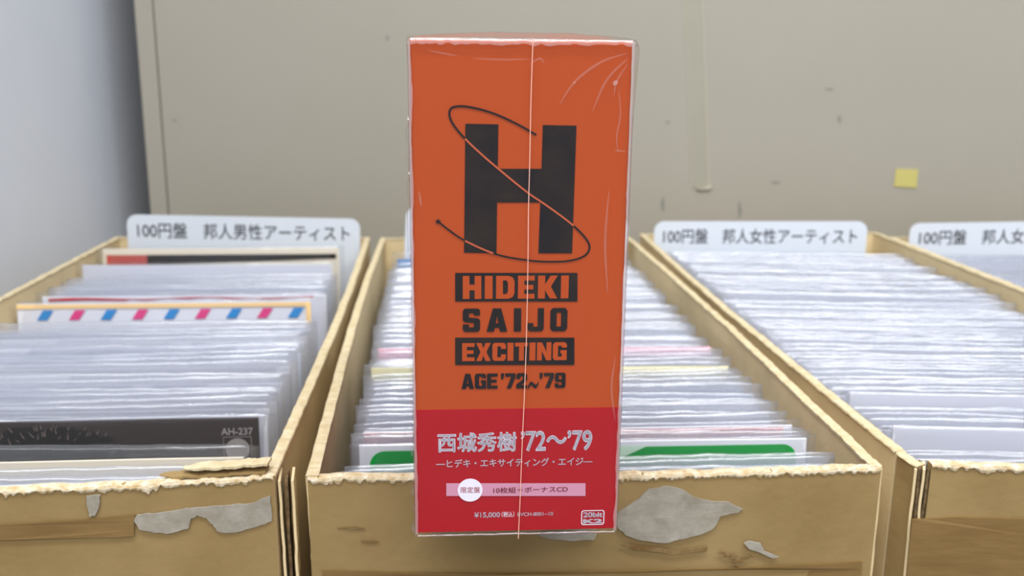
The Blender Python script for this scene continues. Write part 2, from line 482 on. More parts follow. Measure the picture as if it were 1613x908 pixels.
# crate 2
panel_patch('peeled_patch', jag([(968, 812), (985, 800), (1008, 786), (1022, 770), (1045, 766), (1070, 768), (1094, 783), (1120, 789), (1150, 792), (1170, 802), (1160, 808), (1135, 814), (1122, 834), (1095, 845), (1070, 851), (1045, 856), (1010, 852), (985, 842), (973, 830)], 1.2, 3), Y2, f2, MT['peel'], .0004)
panel_patch('peeled_patch', jag([(846, 843), (862, 838), (900, 838), (940, 842), (936, 850), (900, 852), (866, 849)], .7, 2), Y2, f2, MT['peel'], .0004)
panel_patch('peeled_patch', jag([(1172, 856), (1182, 852), (1198, 856), (1204, 868), (1226, 877), (1216, 880), (1196, 870), (1180, 866)], .7, 2), Y2, f2, MT['peel'], .0004)
for k in range(14):
    qx, qy = 1168 + random.gauss(0, 16), 876 + random.gauss(0, 6); ql = random.uniform(2, 7)
    panel_patch('glue_speck', [(qx - ql, qy), (qx - ql * .3, qy - ql * .35), (qx + ql * .6, qy - ql * .2), (qx + ql, qy + .5), (qx, qy + ql * .4)], Y2, f2, MT['stain'], .0002 + k * 2e-6)
panel_patch('glue_stain', jag([(978, 858), (1005, 860), (1060, 868), (1115, 862), (1112, 868), (1060, 873), (1000, 866)], 1.0, 3), Y2, f2, MT['stain'], .00022)
panel_patch('packing_tape', jag([(508, 898), (640, 903), (800, 905), (1000, 900), (1200, 894), (1358, 884), (1350, 960), (900, 980), (515, 965)], .4, 6), Y2, f2, MT['tape'], .0004)
for a in ([(531, 832), (560, 830), (575, 833), (560, 835)], [(568, 853), (585, 852), (597, 854), (580, 856)]):
    panel_patch('pencil_mark', a, Y2, f2, MT['stain'], .0002)
# crate 3
panel_patch('packing_tape', jag([(1436, 818), (1500, 815), (1560, 816), (1640, 818), (1640, 960), (1425, 940)], .4, 5), Y3, f3, MT['tape'], .0004)


def layers(parent, xy, ang, n, gap, ztop, seed, wd=0.9, h=6.0):
    """folded corrugated layers standing at a crate corner, seen edge on"""
    for k in range(n):
        bm = bmesh.new(); rows = []
        ca, sa = math.cos(ang), math.sin(ang)
        for j in range(15):
            z = ztop - h * j / 14.0
            wob = 0.035 * rag(j * .1, 5, seed + k) + 0.012 * j * (k - n / 2) / n
            zz = z + (0.12 * rag(k, 9, seed) if j == 0 else 0)
            row = []
            for (u, v) in ((0, -.045), (wd, -.045), (wd, .045), (0, .045)):
                vv = v + k * gap + wob
                row.append(bm.verts.new(((xy[0] + u * ca - vv * sa) * cm, (xy[1] + u * sa + vv * ca) * cm, zz * cm)))
            rows.append(row)
        for j in range(14):
            for i in range(4):
                bm.faces.new((rows[j][i], rows[j][(i + 1) % 4], rows[j + 1][(i + 1) % 4], rows[j + 1][i]))
        bm.faces.new(rows[0]); bm.faces.new(rows[-1])
        obj('corner_flap', bm, MT['core'] if k % 2 else MT['card'], parent)


layers(c1, (-8.15, 30.9), math.radians(100), 3, -0.24, -0.3, 3, 1.2)
layers(c2, (-7.15, 30.95), math.radians(95), 1, 0.22, -0.2, 5, 1.2)
layers(c2, (13.55, 32.15), math.radians(95), 1, -0.2, -0.1, 6, 1.4)
layers(c3, (15.02, 32.62), math.radians(68), 4, -0.15, -0.30, 8, 0.9)
# crumpled corrugated scrap on the rim of crate 1
for k, (x0, x1, zz) in enumerate(((-12.2, -8.6, .10), (-11.4, -8.5, .34))):
    bm = bmesh.new(); rows = []
    for i in range(41):
        t = i / 40; x = x0 + (x1 - x0) * t; y = Y1(x) + 0.5
        tp_ = min(1, t * 6)
        hh = 0.035 * tp_ + .01; zc = zz + 0.05 * rag(t, 9, 50 + k) + (.06 if k else 0) * t
        row = [bm.verts.new(((x) * cm, (y + v * (0.12 + .25 * tp_) + 0.04 * rag(t, 30, 60 + k)) * cm, (zc + s * hh) * cm)) for v, s in ((-1, -1), (-1, 1), (.6, 1), (.6, -1))]
        rows.append(row)
    for i in range(40):
        for j in range(4): bm.faces.new((rows[i][j], rows[i][(j + 1) % 4], rows[i + 1][(j + 1) % 4], rows[i + 1][j]))
    bm.faces.new(rows[0]); bm.faces.new(rows[-1])
    obj('torn_corrugation', bm, MT['card_front'] if k == 0 else MT['lip'], f1)

# ---------------------------------------------------------------- records
JW, JH = 0.178, 0.178
FW, FH = 0.186, 0.184


def film_mesh(seed, thick=0.0018, width=FW, height=FH, amp=1.0):
    rnd = random.Random(seed); K = 30
    bm = bmesh.new(); rows = []
    ph = rnd.uniform(0, 10); tilt = rnd.uniform(-.0012, .0012)
    for i in range(K + 1):
        t = i / K; x = (t - .5) * width
        end = min(1.0, min(t, 1 - t) * 18)
        th = thick * (0.18 + .82 * end) * (1 + .35 * noise.noise(Vector((t * 5, ph, 1))))
        top = height + tilt * (t - .5) * 2 + amp * 0.0007 * noise.noise(Vector((t * 4, ph, 7))) + amp * .0006 * noise.noise(Vector((t * 18, ph, 3))) - (1 - end) * .0008
        wy = amp * 0.0012 * noise.noise(Vector((t * 3, ph, 12)))
        wr = amp * 0.0006 * noise.noise(Vector((t * 14, ph, 30)))
        prof = []
        prof += [(-th / 2, 0.0), (-th / 2, height * .6), (-th / 2 + wy * .5, height - .012), (-th / 2 + wy + wr, top - .004),
                 (-th * .55 + wy, top - .0014), (-th * .35 + wy, top - .0003), (wy, top), (th * .35 + wy, top - .0003), (th * .5 + wy, top - .0014), (th / 2 + wy, top - .004),
                 (th / 2, height * .6), (th / 2, 0)]
        rows.append([bm.verts.new((x, y, z)) for y, z in prof])
    n = len(rows[0])
    for i in range(K):
        for j in range(n - 1):
            bm.faces.new((rows[i][j], rows[i + 1][j], rows[i + 1][j + 1], rows[i][j + 1]))
    for r in (rows[0], rows[-1]):
        bm.faces.new(r)
    bmesh.ops.recalc_face_normals(bm, faces=bm.faces)
    me = bpy.data.meshes.new('outer_sleeve'); bm.to_mesh(me); bm.free()
    for p in me.polygons: p.use_smooth = True
    return me


def jacket_mesh(seed, w_=JW, h_=JH, th=0.0011):
    rnd = random.Random(seed); K = 16; ph = rnd.uniform(0, 10)
    bm = bmesh.new(); rows = []
    for i in range(K + 1):
        t = i / K; x = (t - .5) * w_
        wy = 0.0005 * noise.noise(Vector((t * 3, ph, 2)))
        top = h_ + 0.0003 * noise.noise(Vector((t * 3, ph, 9)))
        rows.append([bm.verts.new((x, y, z)) for y, z in ((-th / 2, .0015), (-th / 2 + wy, top - .0002), (-th / 4 + wy, top), (th / 4 + wy, top), (th / 2 + wy, top - .0002), (th / 2, .0015))])
    for i in range(K):
        for j in range(6):
            bm.faces.new((rows[i][j], rows[i + 1][j], rows[i + 1][(j + 1) % 6], rows[i][(j + 1) % 6]))
    bm.faces.new(rows[0]); bm.faces.new(rows[-1])
    bmesh.ops.recalc_face_normals(bm, faces=bm.faces)
    me = bpy.data.meshes.new('paper_jacket'); bm.to_mesh(me); bm.free()
    return me


films = []; clearfilms = []
for s in range(4):
    me = film_mesh(s + 40, .0034, amp=.6); me.materials.append(MT['clearfilm']); clearfilms.append(me)
for s in range(10):
    me = film_mesh(s); me.materials.append(MT['film']); films.append(me)
jackets = {}
for k in ('jacket', 'jacket_grey', 'jacket_cream', 'jacket_blue', 'jacket_pink', 'jacket_yellow', 'jacket_deepblue', 'jacket_black'):
    L_ = []
    for s in range(3):
        me = jacket_mesh(s + 20); me.materials.append(MT[k]); L_.append(me)
    jackets[k] = L_
proto = empty('record', (0, 0, -5))
pj = bpy.data.objects.new('paper_jacket', jackets['jacket'][0]); COL.objects.link(pj); pj.parent = proto
pf = bpy.data.objects.new('outer_sleeve', films[0]); COL.objects.link(pf); pf.parent = proto
used = []
REC = []
LASTY = {}


def record(xc, ytop, ztop, lean, yaw, jk='jacket', label='', group=None, roll=0.0, jx=0.0, clear=None):
    """record whose top centre is at (xc,ytop,ztop) cm above the rims; lean>0 tips its top away"""
    key = 0 if xc < -9.6 else 1 if xc < 12 and not (xc > 9) and xc < 3.5 else 2 if xc < 26.5 else 3
    ytop = max(ytop, LASTY.get(key, 0) + (0.42 if (not group or clear) else 0.34)); LASTY[key] = ytop
    if not used:
        r, j, f = proto, pj, pf; used.append(1)
    else:
        r = proto.copy(); j = pj.copy(); f = pf.copy()
        for o in (r, j, f): COL.objects.link(o)
        j.parent = r; f.parent = r
        for k in list(r.keys()): del r[k]
    f.data = random.choice(clearfilms if (clear if clear is not None else not group) else films)
    j.data = random.choice(jackets[jk])
    j.location = (jx, 0, 0); f.location = (0, 0, 0)
    R = Matrix.Rotation(yaw, 4, 'Z') @ Matrix.Rotation(-lean, 4, 'X') @ Matrix.Rotation(roll, 4, 'Y')
    top = Vector((xc * cm, ytop * cm, RIM + ztop * cm))
    zb = TAB + 0.0063
    sc = (top.z - zb) / (FH * R[2][2])
    base = top - (R @ Vector((0, 0, FH * sc)))
    r.matrix_world = Matrix.Translation(base) @ R @ Matrix.Diagonal((1, 1, sc, 1))
    r['label'] = label; r['category'] = 'record'
    if group: r['group'] = group
    REC.append(r)
    return r, j, f


def lerp_x(C, y, side):
    a, b = (C['FL'], C['BL']) if side < 0 else (C['FR'], C['BR'])
    t = (y - a[1]) / (b[1] - a[1]); return a[0] + (b[0] - a[0]) * t


def mid(C, y, bias=0.0):
    return (lerp_x(C, y, -1) + lerp_x(C, y, 1)) / 2 + bias


def yaw_of(C, y):
    return math.atan2(C['BR'][1] - C['BL'][1] + (C['FR'][1] - C['FL'][1]), C['BR'][0] - C['BL'][0] + C['FR'][0] - C['FL'][0])


def lean_at(C, y, extra=0.0):
    y0 = C['FL'][1]
    return math.radians(min(7.0, 0.6 + (y - y0) * 0.35 + extra))


def quadprint(name, pts, y, parent, m):
    return obj(name, poly_bm(pts, y - 0.00012, y), MT[m], parent)


FRJ = -0.0012   # depth of the print on a jacket's front
WHITES = ('jacket', 'jacket', 'jacket_grey', 'jacket_grey', 'jacket_blue', 'jacket')


# --- crate 1 (left)
g1 = ('white record in a cloudy clear sleeve, %s')
def rec_c1(py, z, **kw):
    p = at(300, py, z); y = p.y
    return record(mid(C1, y, -0.35) + kw.pop('dx', random.uniform(-.12, .12)), y, z, kw.pop('lean', lean_at(C1, y)), yaw_of(C1, y) + random.uniform(-.004, .004) + 0 * kw.pop('dyaw', 0), **kw)


zone = 'leftmost crate, in front of the cream-jacket record'
for py, z in ((768, -.5), (762, -.35), (754, -.25)):
    rec_c1(py, z, jk='jacket_blue', label='white record in clear sleeve at the very front of the leftmost crate', group='white records at the front of the leftmost crate', dyaw=.01)
r, j, f = rec_c1(705, -.25, jk='jacket_cream', label='cream-jacket record just in front of the black record, leftmost crate', jx=-.002)
j.location.z = -.0006
# black photo record
r, j, f = rec_c1(655, -.2, jk='jacket_black', label='black record jacket with a photographed head of dark hair, leftmost crate', dx=.2, dyaw=-.02)
j.location = (-.003, 0, .003)
zt = JH
def jk_obj(name, pts, m, par=j, y=FRJ): return obj(name, poly_bm(pts, y - .0001, y), MT[m], par)
# hair print
rnd = random.Random(4)
pts = []
for i in range(41):
    t = i / 40; a = math.pi * (1 - t)
    pts.append((.003 + .030 * math.cos(a) * (1.3 if t < .5 else 1), JH - .018 + .0155 * max(0, math.sin(a)) ** .7 + rnd.uniform(-.0008, .0008)))
jk_obj('hair_print', pts, 'hair')
bm = bmesh.new()
for i in range(60):
    a = math.radians(rnd.uniform(8, 150)); rr = rnd.uniform(.7, 1.03); x = .004 + .033 * math.cos(a) * rr; z = JH - .0185 + .0155 * math.sin(a) * rr
    d = a + rnd.uniform(-.5, .5); l = rnd.uniform(.001, .0034); wv = .0002
    dx, dz = math.cos(d) * l, math.sin(d) * l
    z2 = min(z + dz, JH - .0012)
    poly_bm([(x - wv, z), (x + wv, z), (x + dx, z2)], FRJ - .0003, FRJ - .0001, bm)
o = obj('hair_strands', bm, MT['hairlight'], j); o['kind'] = 'stuff'
flat('catalogue_number', text_bm('AH-237', .0735, .0868, JH - .0072, JH - .0040, FRJ - .0003, .02), MT['greyink'], j)
bm = bmesh.new()
sq = (.0742, .0860, JH - .0190, JH - .0080)
for (a0, a1, b0, b1) in ((sq[0], sq[1], sq[3] - .0002, sq[3]), (sq[0], sq[0] + .0002, sq[2], sq[3]), (sq[1] - .0002, sq[1], sq[2], sq[3])):
    poly_bm([(a0, b0), (a1, b0), (a1, b1), (a0, b1)], FRJ - .0002, FRJ - .0001, bm)
obj('logo_frame', bm, MT['greyink'], j)
cc = ((sq[0] + sq[1]) / 2, JH - .0137)
jk_obj('logo_disc', [(cc[0] + .0050 * math.cos(i * math.pi / 16), cc[1] + .0050 * math.sin(i * math.pi / 16)) for i in range(32)], 'greyink', j, FRJ - .0002)
flat('logo_lettering', text_bm('Columbia', cc[0] - .0040, cc[0] + .0040, cc[1] + .0006, cc[1] + .0026, FRJ - .0004, .01), MT['jacket_black'], j)
# whites between black and airmail
for py in (642, 631, 621, 612, 600, 590, 573, 564, 556, 545, 532, 525, 518, 512):
    rec_c1(py, -.4 + random.uniform(-.2, .15), jk=random.choice(WHITES), label='white record in cloudy clear sleeve between the black and the airmail-striped records', group='white records between the black and the airmail-striped records', dyaw=random.uniform(-.01, .02))
# airmail record
r, j, f = rec_c1(471, -.25, jk='jacket', label='record jacket with slanted blue and pink airmail stripes and tan border, leftmost crate', dx=-.1)
j.location = (-.004, 0, .0035)
jk_obj('tan_border', [(-JW / 2, JH - .0002), (-JW / 2, JH - .0030), (JW / 2 - .003, JH - .0030), (JW / 2 - .003, JH - .014), (JW / 2, JH - .014), (JW / 2, JH - .0002)], 'tan', j)
for i in range(9):
    x = -.0775 + i * .0190
    z1_ = JH - .0040; z0_ = z1_ - .0062
    jk_obj('airmail_stripe', [(x, z0_), (x + .0062, z0_), (x + .0102, z1_), (x + .0040, z1_)], 'blueink' if i % 2 == 0 else 'magenta', j)
# crimson line record
r, j, f = rec_c1(459, -.35, jk='jacket', label='white record jacket with a thin crimson line along its top, behind the airmail stripes')
j.location.z = .003
pts = [(-JW / 2 + .004 + .0043 * i, JH - .0012 + .0005 * math.sin(i * .35)) for i in range(40)]
pts2 = [(p[0], p[1] - (.0019 if i < 12 else .0009 + .0004 * math.sin(i))) for i, p in enumerate(pts)]
jk_obj('crimson_line', pts + pts2[::-1], 'crimson', j)
for py in (452, 446, 440, 434):
    rec_c1(py, -.5 + random.uniform(-.15, .15), jk=random.choice(WHITES), label='white record between the crimson-line record and the wide white one, leftmost crate', group='white records behind the crimson-line record')
rec_c1(413, -.1, jk='jacket_grey', clear=True, label='wide white record just in front of the red and black topped one, leftmost crate', dx=-.3)[1].location.z = .004
r, j, f = rec_c1(388, .28, jk='jacket_cream', label='cream record jacket with brick red and black printed bar at its top, leftmost crate', dx=-.2)
j.location.z = .0045
jk_obj('black_bar', [(-JW / 2 + .033, JH - .0045), (JW / 2 - .002, JH - .0045), (JW / 2 - .002, JH - .0080), (-JW / 2 + .033, JH - .0120)], 'ink', j)
jk_obj('red_bar', [(-JW / 2 + .003, JH - .0045), (-JW / 2 + .033, JH - .0045), (-JW / 2 + .033, JH - .0120), (-JW / 2 + .003, JH - .0120)], 'brick', j)
for yb in (75.55, 75.95):
    record(mid(C1, yb, -.2), yb - .1, -.7, math.radians(0.4), yaw_of(C1, yb), jk='jacket_cream', label='pale record behind the white divider card of the leftmost crate', group='pale records behind the leftmost divider card')

# --- crate 2 (centre)


def rec_c2(py, z, C=C2, px=1100, **kw):
    y = at(px, py, z).y - .25
    return record(mid(C, y, kw.pop('bias', 0.0)) + random.uniform(-.16, .16), y, z, kw.pop('lean', lean_at(C, y)), yaw_of(C, y) + random.uniform(-.004, .004), roll=random.uniform(-.004, .004), **kw)


for py, z in ((742, -.42), (737, -.36), (730, -.30), (723, -.24)):
    rec_c2(py, z, jk='jacket_blue', label='white record in front of the green-banded one, centre crate', group='white records at the front of the centre crate')
r, j, f = rec_c2(688, -.22, jk='jacket', label='white record jacket with a broad green rounded band, centre crate behind the orange box')
j.location = (0, 0, .0045)
gx0, gx1, gt = -.0850, .0850, JH - .0022
pts = rounded(gx0, gx1, gt - .04, gt, .006, 8)
jk_obj('green_band', pts, 'green', j)
jk_obj('pale_swoosh', [(-.03, gt + .0004), (.0245, gt + .0004), (.012, gt - .0055), (-.005, gt - .009), (-.03, gt - .011)], 'palegreen', j, FRJ - .0002)
for py in (680, 675):
    rec_c2(py, -.35 + random.uniform(-.05, .05), jk='jacket', label='white record between green-banded and mottled red records, centre crate', group='white records between green-banded and mottled red ones')
r, j, f = rec_c2(664, -.25, jk='jacket', label='record jacket with a mottled red strip along its top, centre crate')
j.location.z = .0035
jk_obj('mottled_strip', [(-JW / 2, JH - .0004), (-JW / 2, JH - .008), (JW / 2 - .004, JH - .008), (JW / 2 - .004, JH - .0004)], 'rust', j)
for py in (655, 648, 640, 632, 625, 618, 611, 604, 597, 590, 584):
    rec_c2(py, -.45 + random.uniform(-.22, .12), jk=random.choice(WHITES), label='white record between mottled red and pale yellow ones, centre crate', group='white records between mottled red and pale yellow ones')
rec_c2(577, -.4, jk='jacket_yellow', label='pale yellow record jacket in the middle of the centre crate')[1].location.z = .005
for py in (571, 565, 559, 553):
    rec_c2(py, -.55 + random.uniform(-.2, .1), jk=random.choice(WHITES), label='white record between the pale yellow and the pink ones, centre crate', group='white records between pale yellow and pink ones')
rec_c2(546, -.5, jk='jacket_pink', label='pink record jacket in the middle of the centre crate')[1].location.z = .005
y = at(1100, 541, -.6).y
while y < 71.8:
    record(mid(C2, y) + random.uniform(-.2, .2), y, -.75 + random.uniform(-.25, .2), lean_at(C2, y), yaw_of(C2, y) + random.uniform(-.004, .004), jk=random.choice(WHITES + ('jacket_cream',)),
           label='white record between the pink and the blue ones, back half of centre crate', group='white records in the back half of the centre crate', roll=random.uniform(-.006, .006))
    y += random.uniform(.42, .72)
record(mid(C2, 72.6), 72.6, -.1, math.radians(5), yaw_of(C2, 72), jk='jacket_deepblue', label='blue record jacket just before the divider card, centre crate')

# --- crate 3
k = 0
ys3 = [at(1540, p, -.6).y for p in (722, 716, 709, 680, 674, 667, 660, 653, 647, 641, 626)]
y = ys3[-1] + .45
while y < 74.6:
    ys3.append(y); y += random.uniform(.38, .62)
Z3 = ('in front of the first blank grey card', 'between the two blank grey cards', 'behind both blank grey cards')
for k, y in enumerate(ys3):
    if k in (3, 10):
        record(mid(C3, y, .3), y, -.42, lean_at(C3, y), yaw_of(C3, y), jk='jacket_grey', label=('wide blank grey-white record near the front of the crate right of centre' if k == 3 else 'second wide blank grey-white record from the front, crate right of centre'), clear=True)[1].location.z = .005
        continue
    zn = Z3[0 if k < 3 else 1 if k < 10 else 2]
    record(mid(C3, y, 0) + random.uniform(-.18, .18), y, -.62 + random.uniform(-.16, .14) + (.25 if y > 60 else 0), lean_at(C3, y), yaw_of(C3, y) + random.uniform(-.004, .004), jk=random.choice(WHITES + ('jacket_grey',)),
           label='glossy white record ' + zn + ', crate right of centre', group='white records ' + zn, roll=random.uniform(-.005, .005))
# --- crate 4
y = 50.0
while y < 76.0:
    record(mid(C4, y, -.05) + random.uniform(-.2, .2), y, -.55 + random.uniform(-.2, .15), lean_at(C4, y), yaw_of(C4, y) + random.uniform(-.004, .004), jk=random.choice(WHITES),
           label='white record in clear sleeve, packed in the crate at the far right edge', group='white records of the far right crate', roll=random.uniform(-.005, .005))
    y += random.uniform(.5, .75)

# ---------------------------------------------------------------- divider cards


def divider(label, pTL, pTR, Yl, Yr, text, inset=(0.043, 0.045)):
    a = atY(*pTL, Yl) * cm; b = atY(*pTR, Yr) * cm
    a.z += RIM; b.z += RIM
    d = b - a; W_ = Vector((d.x, d.y, 0)).length; yaw = math.atan2(d.y, d.x); roll = math.atan2(d.z, W_)
    r = empty('divider_card', (0, 0, 0))
    zb = TAB + 0.0064 + abs(math.sin(roll)) * W_ / 2; Hh = (a.z + b.z) / 2 - zb
    R = Matrix.Rotation(yaw, 4, 'Z') @ Matrix.Rotation(-roll, 4, 'Y')
    r.matrix_world = Matrix.Translation((a + b) / 2 - R @ Vector((0, 0, Hh))) @ R
    tag(r, label, 'divider')
    obj('card', poly_bm(rounded(-W_ / 2, W_ / 2, .002, Hh, .008, 8, (1, 1, 0, 0)), -.0004, .0004), MT['plasticcard'], r)
    x0 = -W_ / 2 + W_ * inset[0]; x1 = W_ / 2 - W_ * inset[1]
    flat('lettering', text_bm(text, x0, x1, Hh - .0185, Hh - .0058, -.0006, 0, bold=.006), MT['tagink'], r)
    return r


divider('white divider card lettered for male artists, in the leftmost crate', (199, 338), (567, 345), 73.6, 75.0, '100円盤　邦人男性アーティスト')
divider('white divider card mostly hidden behind the orange box, centre crate', (640, 326), (991, 345), 73.6, 75.0, '100円盤　邦人男性アーティスト')
divider('white divider card lettered for female artists, between orange box and yellow note', (1031, 349), (1367, 349), 76.6, 76.0, '100円盤　邦人女性アーティスト')
divider('white divider card cut off by the right edge, in the far right crate', (1434, 352), (1790, 347), 77.6, 77.6, '100円盤　邦人女性アーティスト')

# ---------------------------------------------------------------- the orange boxed set
BY = math.atan2(0.4, 6.0)
BW, BH, BD = 0.0612, 0.1466, 0.130
bxr = empty('boxed_cd_set', (0.0021, 0.2664, RIM + 0.0011), (0, 0, BY))
tag(bxr, 'orange boxed CD set in shrink wrap with red paper band, standing on the centre crate', 'boxed set')
nrm = Vector((math.sin(BY), -math.cos(BY), 0)); tang = Vector((math.cos(BY), math.sin(BY), 0))


def fc(px, py):
    """picture point -> local x/z on the front face of the box"""
    d = ray(px, py); o = Vector((0, 0, RIM + CAMH)); p0 = bxr.location
    t = (p0 - o).dot(nrm) / d.dot(nrm); q = o + d * t
    return ((q - p0).dot(tang), q.z - p0.z)


obj('slipcase', box_bm(-BW / 2, BW / 2, 0, BD, 0.0004, BH, 0.0009), MT['orange'], bxr)
bt = fc(812, 644)[1]
# band wraps round the four sides
bm = bmesh.new(); e = .0002
ring = [(-BW / 2 - e, -e), (BW / 2 + e, -e), (BW / 2 + e, BD + e), (-BW / 2 - e, BD + e)]
inn = [(-BW / 2 + e, e), (BW / 2 - e, e), (BW / 2 - e, BD - e), (-BW / 2 + e, BD - e)]
for z in (0.0012, bt):
    pass
vo = [[bm.verts.new((x, y, z)) for x, y in ring] for z in (0.0006, bt)]
vi = [[bm.verts.new((x, y, z)) for x, y in inn] for z in (0.0006, bt)]
for i in range(4):
    k = (i + 1) % 4
    bm.faces.new((vo[0][i], vo[0][k], vo[1][k], vo[1][i])); bm.faces.new((vi[0][i], vi[1][i], vi[1][k], vi[0][k]))
    bm.faces.new((vo[1][i], vo[1][k], vi[1][k], vi[1][i])); bm.faces.new((vo[0][i], vi[0][i], vi[0][k], vo[0][k]))
band = obj('paper_band', bm, MT['red'], bxr)
YF = -.00015
YB = -.00035


def fpoly(name, pts, m, y=YF, par=bxr, local=False):
    q = pts if local else [fc(*p) for p in pts]
    bm = poly_bm(q, y - .00005, y)
    return obj(name, bm, MT[m], par)


def rect(name, x0, y0, x1, y1, m, y=YF, par=bxr):
    return fpoly(name, [(x0, y0), (x1, y0), (x1, y1), (x0, y1)], m, y, par)


def ftext(name, s, x0, y0, x1, y1, m, y=YF, par=bxr, off=0.02, **kw):
    a = fc(x0, y1); b = fc(x1, y0)
    return flat(name, text_bm(s, a[0], b[0], a[1], b[1], y, off, **kw), MT[m], par)


# big H
fpoly('letter_mark', [(733, 195), (785, 196), (784, 266), (853, 266), (855, 197), (908, 198), (901, 399), (848, 399), (851, 319), (783, 319), (782, 399), (731, 398)], 'ink')
# heavy letters drawn as blocks: every glyph as strokes in a unit cell
GL = {
    'H': (['0,0 .36,0 .36,.38 .64,.38 .64,0 1,0 1,1 .64,1 .64,.62 .36,.62 .36,1 0,1'], []),
    'I': (['0,0 1,0 1,1 0,1'], []),
    'D': (['0,0 .68,0 .9,.07 1,.24 1,.76 .9,.93 .68,1 0,1'], ['.37,.2 .56,.2 .64,.3 .64,.7 .56,.8 .37,.8']),
    'E': (['0,0 1,0 1,.21 .38,.21 .38,.4 .92,.4 .92,.6 .38,.6 .38,.79 1,.79 1,1 0,1'], []),
    'K': (['0,0 .36,0 .36,.36 .62,0 1,0 .66,.52 1,1 .64,1 .36,.62 .36,1 0,1'], []),
    'S': (['0,.32 0,.08 .12,0 .88,0 1,.1 1,.5 .88,.58 .36,.62 .36,.8 .64,.8 .64,.7 1,.7 1,.92 .88,1 .12,1 0,.9 0,.5 .12,.42 .64,.38 .64,.2 .36,.2 .36,.32'], []),
    'A': (['0,0 .35,0 .4,.17 .6,.17 .65,0 1,0 .7,1 .3,1'], ['.44,.36 .56,.36 .5,.72']),
    'J': (['0,.36 0,.1 .14,0 .86,0 1,.1 1,1 .62,1 .62,.2 .36,.2 .36,.36'], []),
    'O': (['0,.12 .14,0 .86,0 1,.12 1,.88 .86,1 .14,1 0,.88'], ['.37,.2 .63,.2 .63,.8 .37,.8']),
    'X': (['0,0 .36,0 .5,.3 .64,0 1,0 .7,.5 1,1 .64,1 .5,.7 .36,1 0,1 .3,.5'], []),
    'C': (['0,.12 .14,0 .86,0 1,.12 1,.36 .64,.36 .64,.2 .37,.2 .37,.8 .64,.8 .64,.66 1,.66 1,.88 .86,1 .14,1 0,.88'], []),
    'T': (['.31,0 .69,0 .69,.79 1,.79 1,1 0,1 0,.79 .31,.79'], []),
    'N': (['0,0 .34,0 .34,.52 .66,0 1,0 1,1 .66,1 .66,.48 .34,1 0,1'], []),
    'G': (['0,.12 .14,0 1,0 1,.56 .54,.56 .54,.38 .64,.38 .64,.2 .37,.2 .37,.8 .64,.8 .64,.7 1,.7 1,.88 .86,1 .14,1 0,.88'], []),
    "'": (['.1,.62 .7,.62 1,1 0,1'], []),
    '7': (['.14,0 .56,0 1,.72 1,1 0,1 0,.78 .6,.78'], []),
    '2': (['0,0 1,0 1,.21 .48,.21 1,.55 1,.88 .86,1 .14,1 0,.88 0,.62 .36,.62 .36,.79 .63,.79 .63,.6 0,.26'], []),
    '~': (['0,.12 .2,.42 .42,.42 .7,.24 .82,.24 1,.46 1,.24 .8,.0 .62,.0 .36,.18 .24,.18 0,-.1'], []),
    '9': (['0,.1 .14,0 .86,0 1,.12 1,.88 .86,1 .14,1 0,.88 0,.5 .12,.4 .64,.4 .64,.19 .37,.19 .37,.3 0,.3'], ['.37,.56 .63,.56 .63,.82 .37,.82']),
}


def blocks(name, word, x0, y0, x1, y1, m, widths, gap, y=YF - .0001, slant=0.0):
    a = fc(x0, y1); b = fc(x1, y0)
    tot = sum(widths) + gap * (len(word) - 1)
    u = 0
    Hh = b[1] - a[1]; Wd = b[0] - a[0]
    for ch, wd in zip(word, widths):
        if ch != ' ':
            outer, holes = GL[ch]
            bm = bmesh.new()
            loops = []
            for s in outer + holes:
                P_ = [tuple(float(v) for v in q.split(',')) for q in s.split()]
                vs = [bm.verts.new((a[0] + (u + wd * p[0] + slant * p[1]) / tot * Wd, y, a[1] + p[1] * Hh)) for p in P_]
                es = [bm.edges.new((vs[i], vs[(i + 1) % len(vs)])) for i in range(len(vs))]
                loops += es
            bmesh.ops.triangle_fill(bm, use_beauty=True, use_dissolve=False, edges=loops, normal=(0, -1, 0))
            flat(name, bm, MT[m], bxr)
        u += wd + gap
    return


rect('black_bar', 717, 430, 909.5, 475, 'ink')
blocks('letter', 'HIDEKI', 729, 434, 896, 471, 'orange', (1, .42, 1, .9, 1.06, .42), .19)
blocks('letter', 'SAIJO', 729, 485, 894, 523, 'ink', (.95, 1.15, .4, .9, .95), .36)
rect('black_bar', 717, 532, 904.6, 575, 'ink')
blocks('letter', 'EXCITING', 728, 539, 893, 569, 'orange', (.86, 1.02, .94, .42, .9, .42, 1, .98), .11)
blocks('letter', "AGE '72~'79", 727, 587, 891, 613, 'ink', (1.05, .95, .9, .12, .3, .86, .92, .9, .3, .86, .92), .075)
# orbit line
orb = [(465, 392), (400, 355), (320, 318), (250, 297), (195, 289), (160, 297), (155, 325), (172, 360), (210, 405), (270, 462), (340, 522), (430, 595), (510, 650), (590, 710), (640, 760), (655, 795), (635, 825), (580, 842), (500, 845), (420, 838), (320, 818), (210, 770), (150, 730), (113, 700)]
orb = [(640 + x / 2.27, 40 + y / 2.27) for x, y in orb]


def cr(P_, n=6):
    out = []
    for i in range(len(P_) - 1):
        p0 = P_[max(i - 1, 0)]; p1 = P_[i]; p2 = P_[i + 1]; p3 = P_[min(i + 2, len(P_) - 1)]
        for k in range(n):
            t = k / n
            out.append(tuple(.5 * ((2 * p1[c]) + (-p0[c] + p2[c]) * t + (2 * p0[c] - 5 * p1[c] + 4 * p2[c] - p3[c]) * t * t + (-p0[c] + 3 * p1[c] - 3 * p2[c] + p3[c]) * t ** 3) for c in (0, 1)))
    out.append(P_[-1]); return out


pts = [Vector(fc(*p)) for p in cr(orb)]


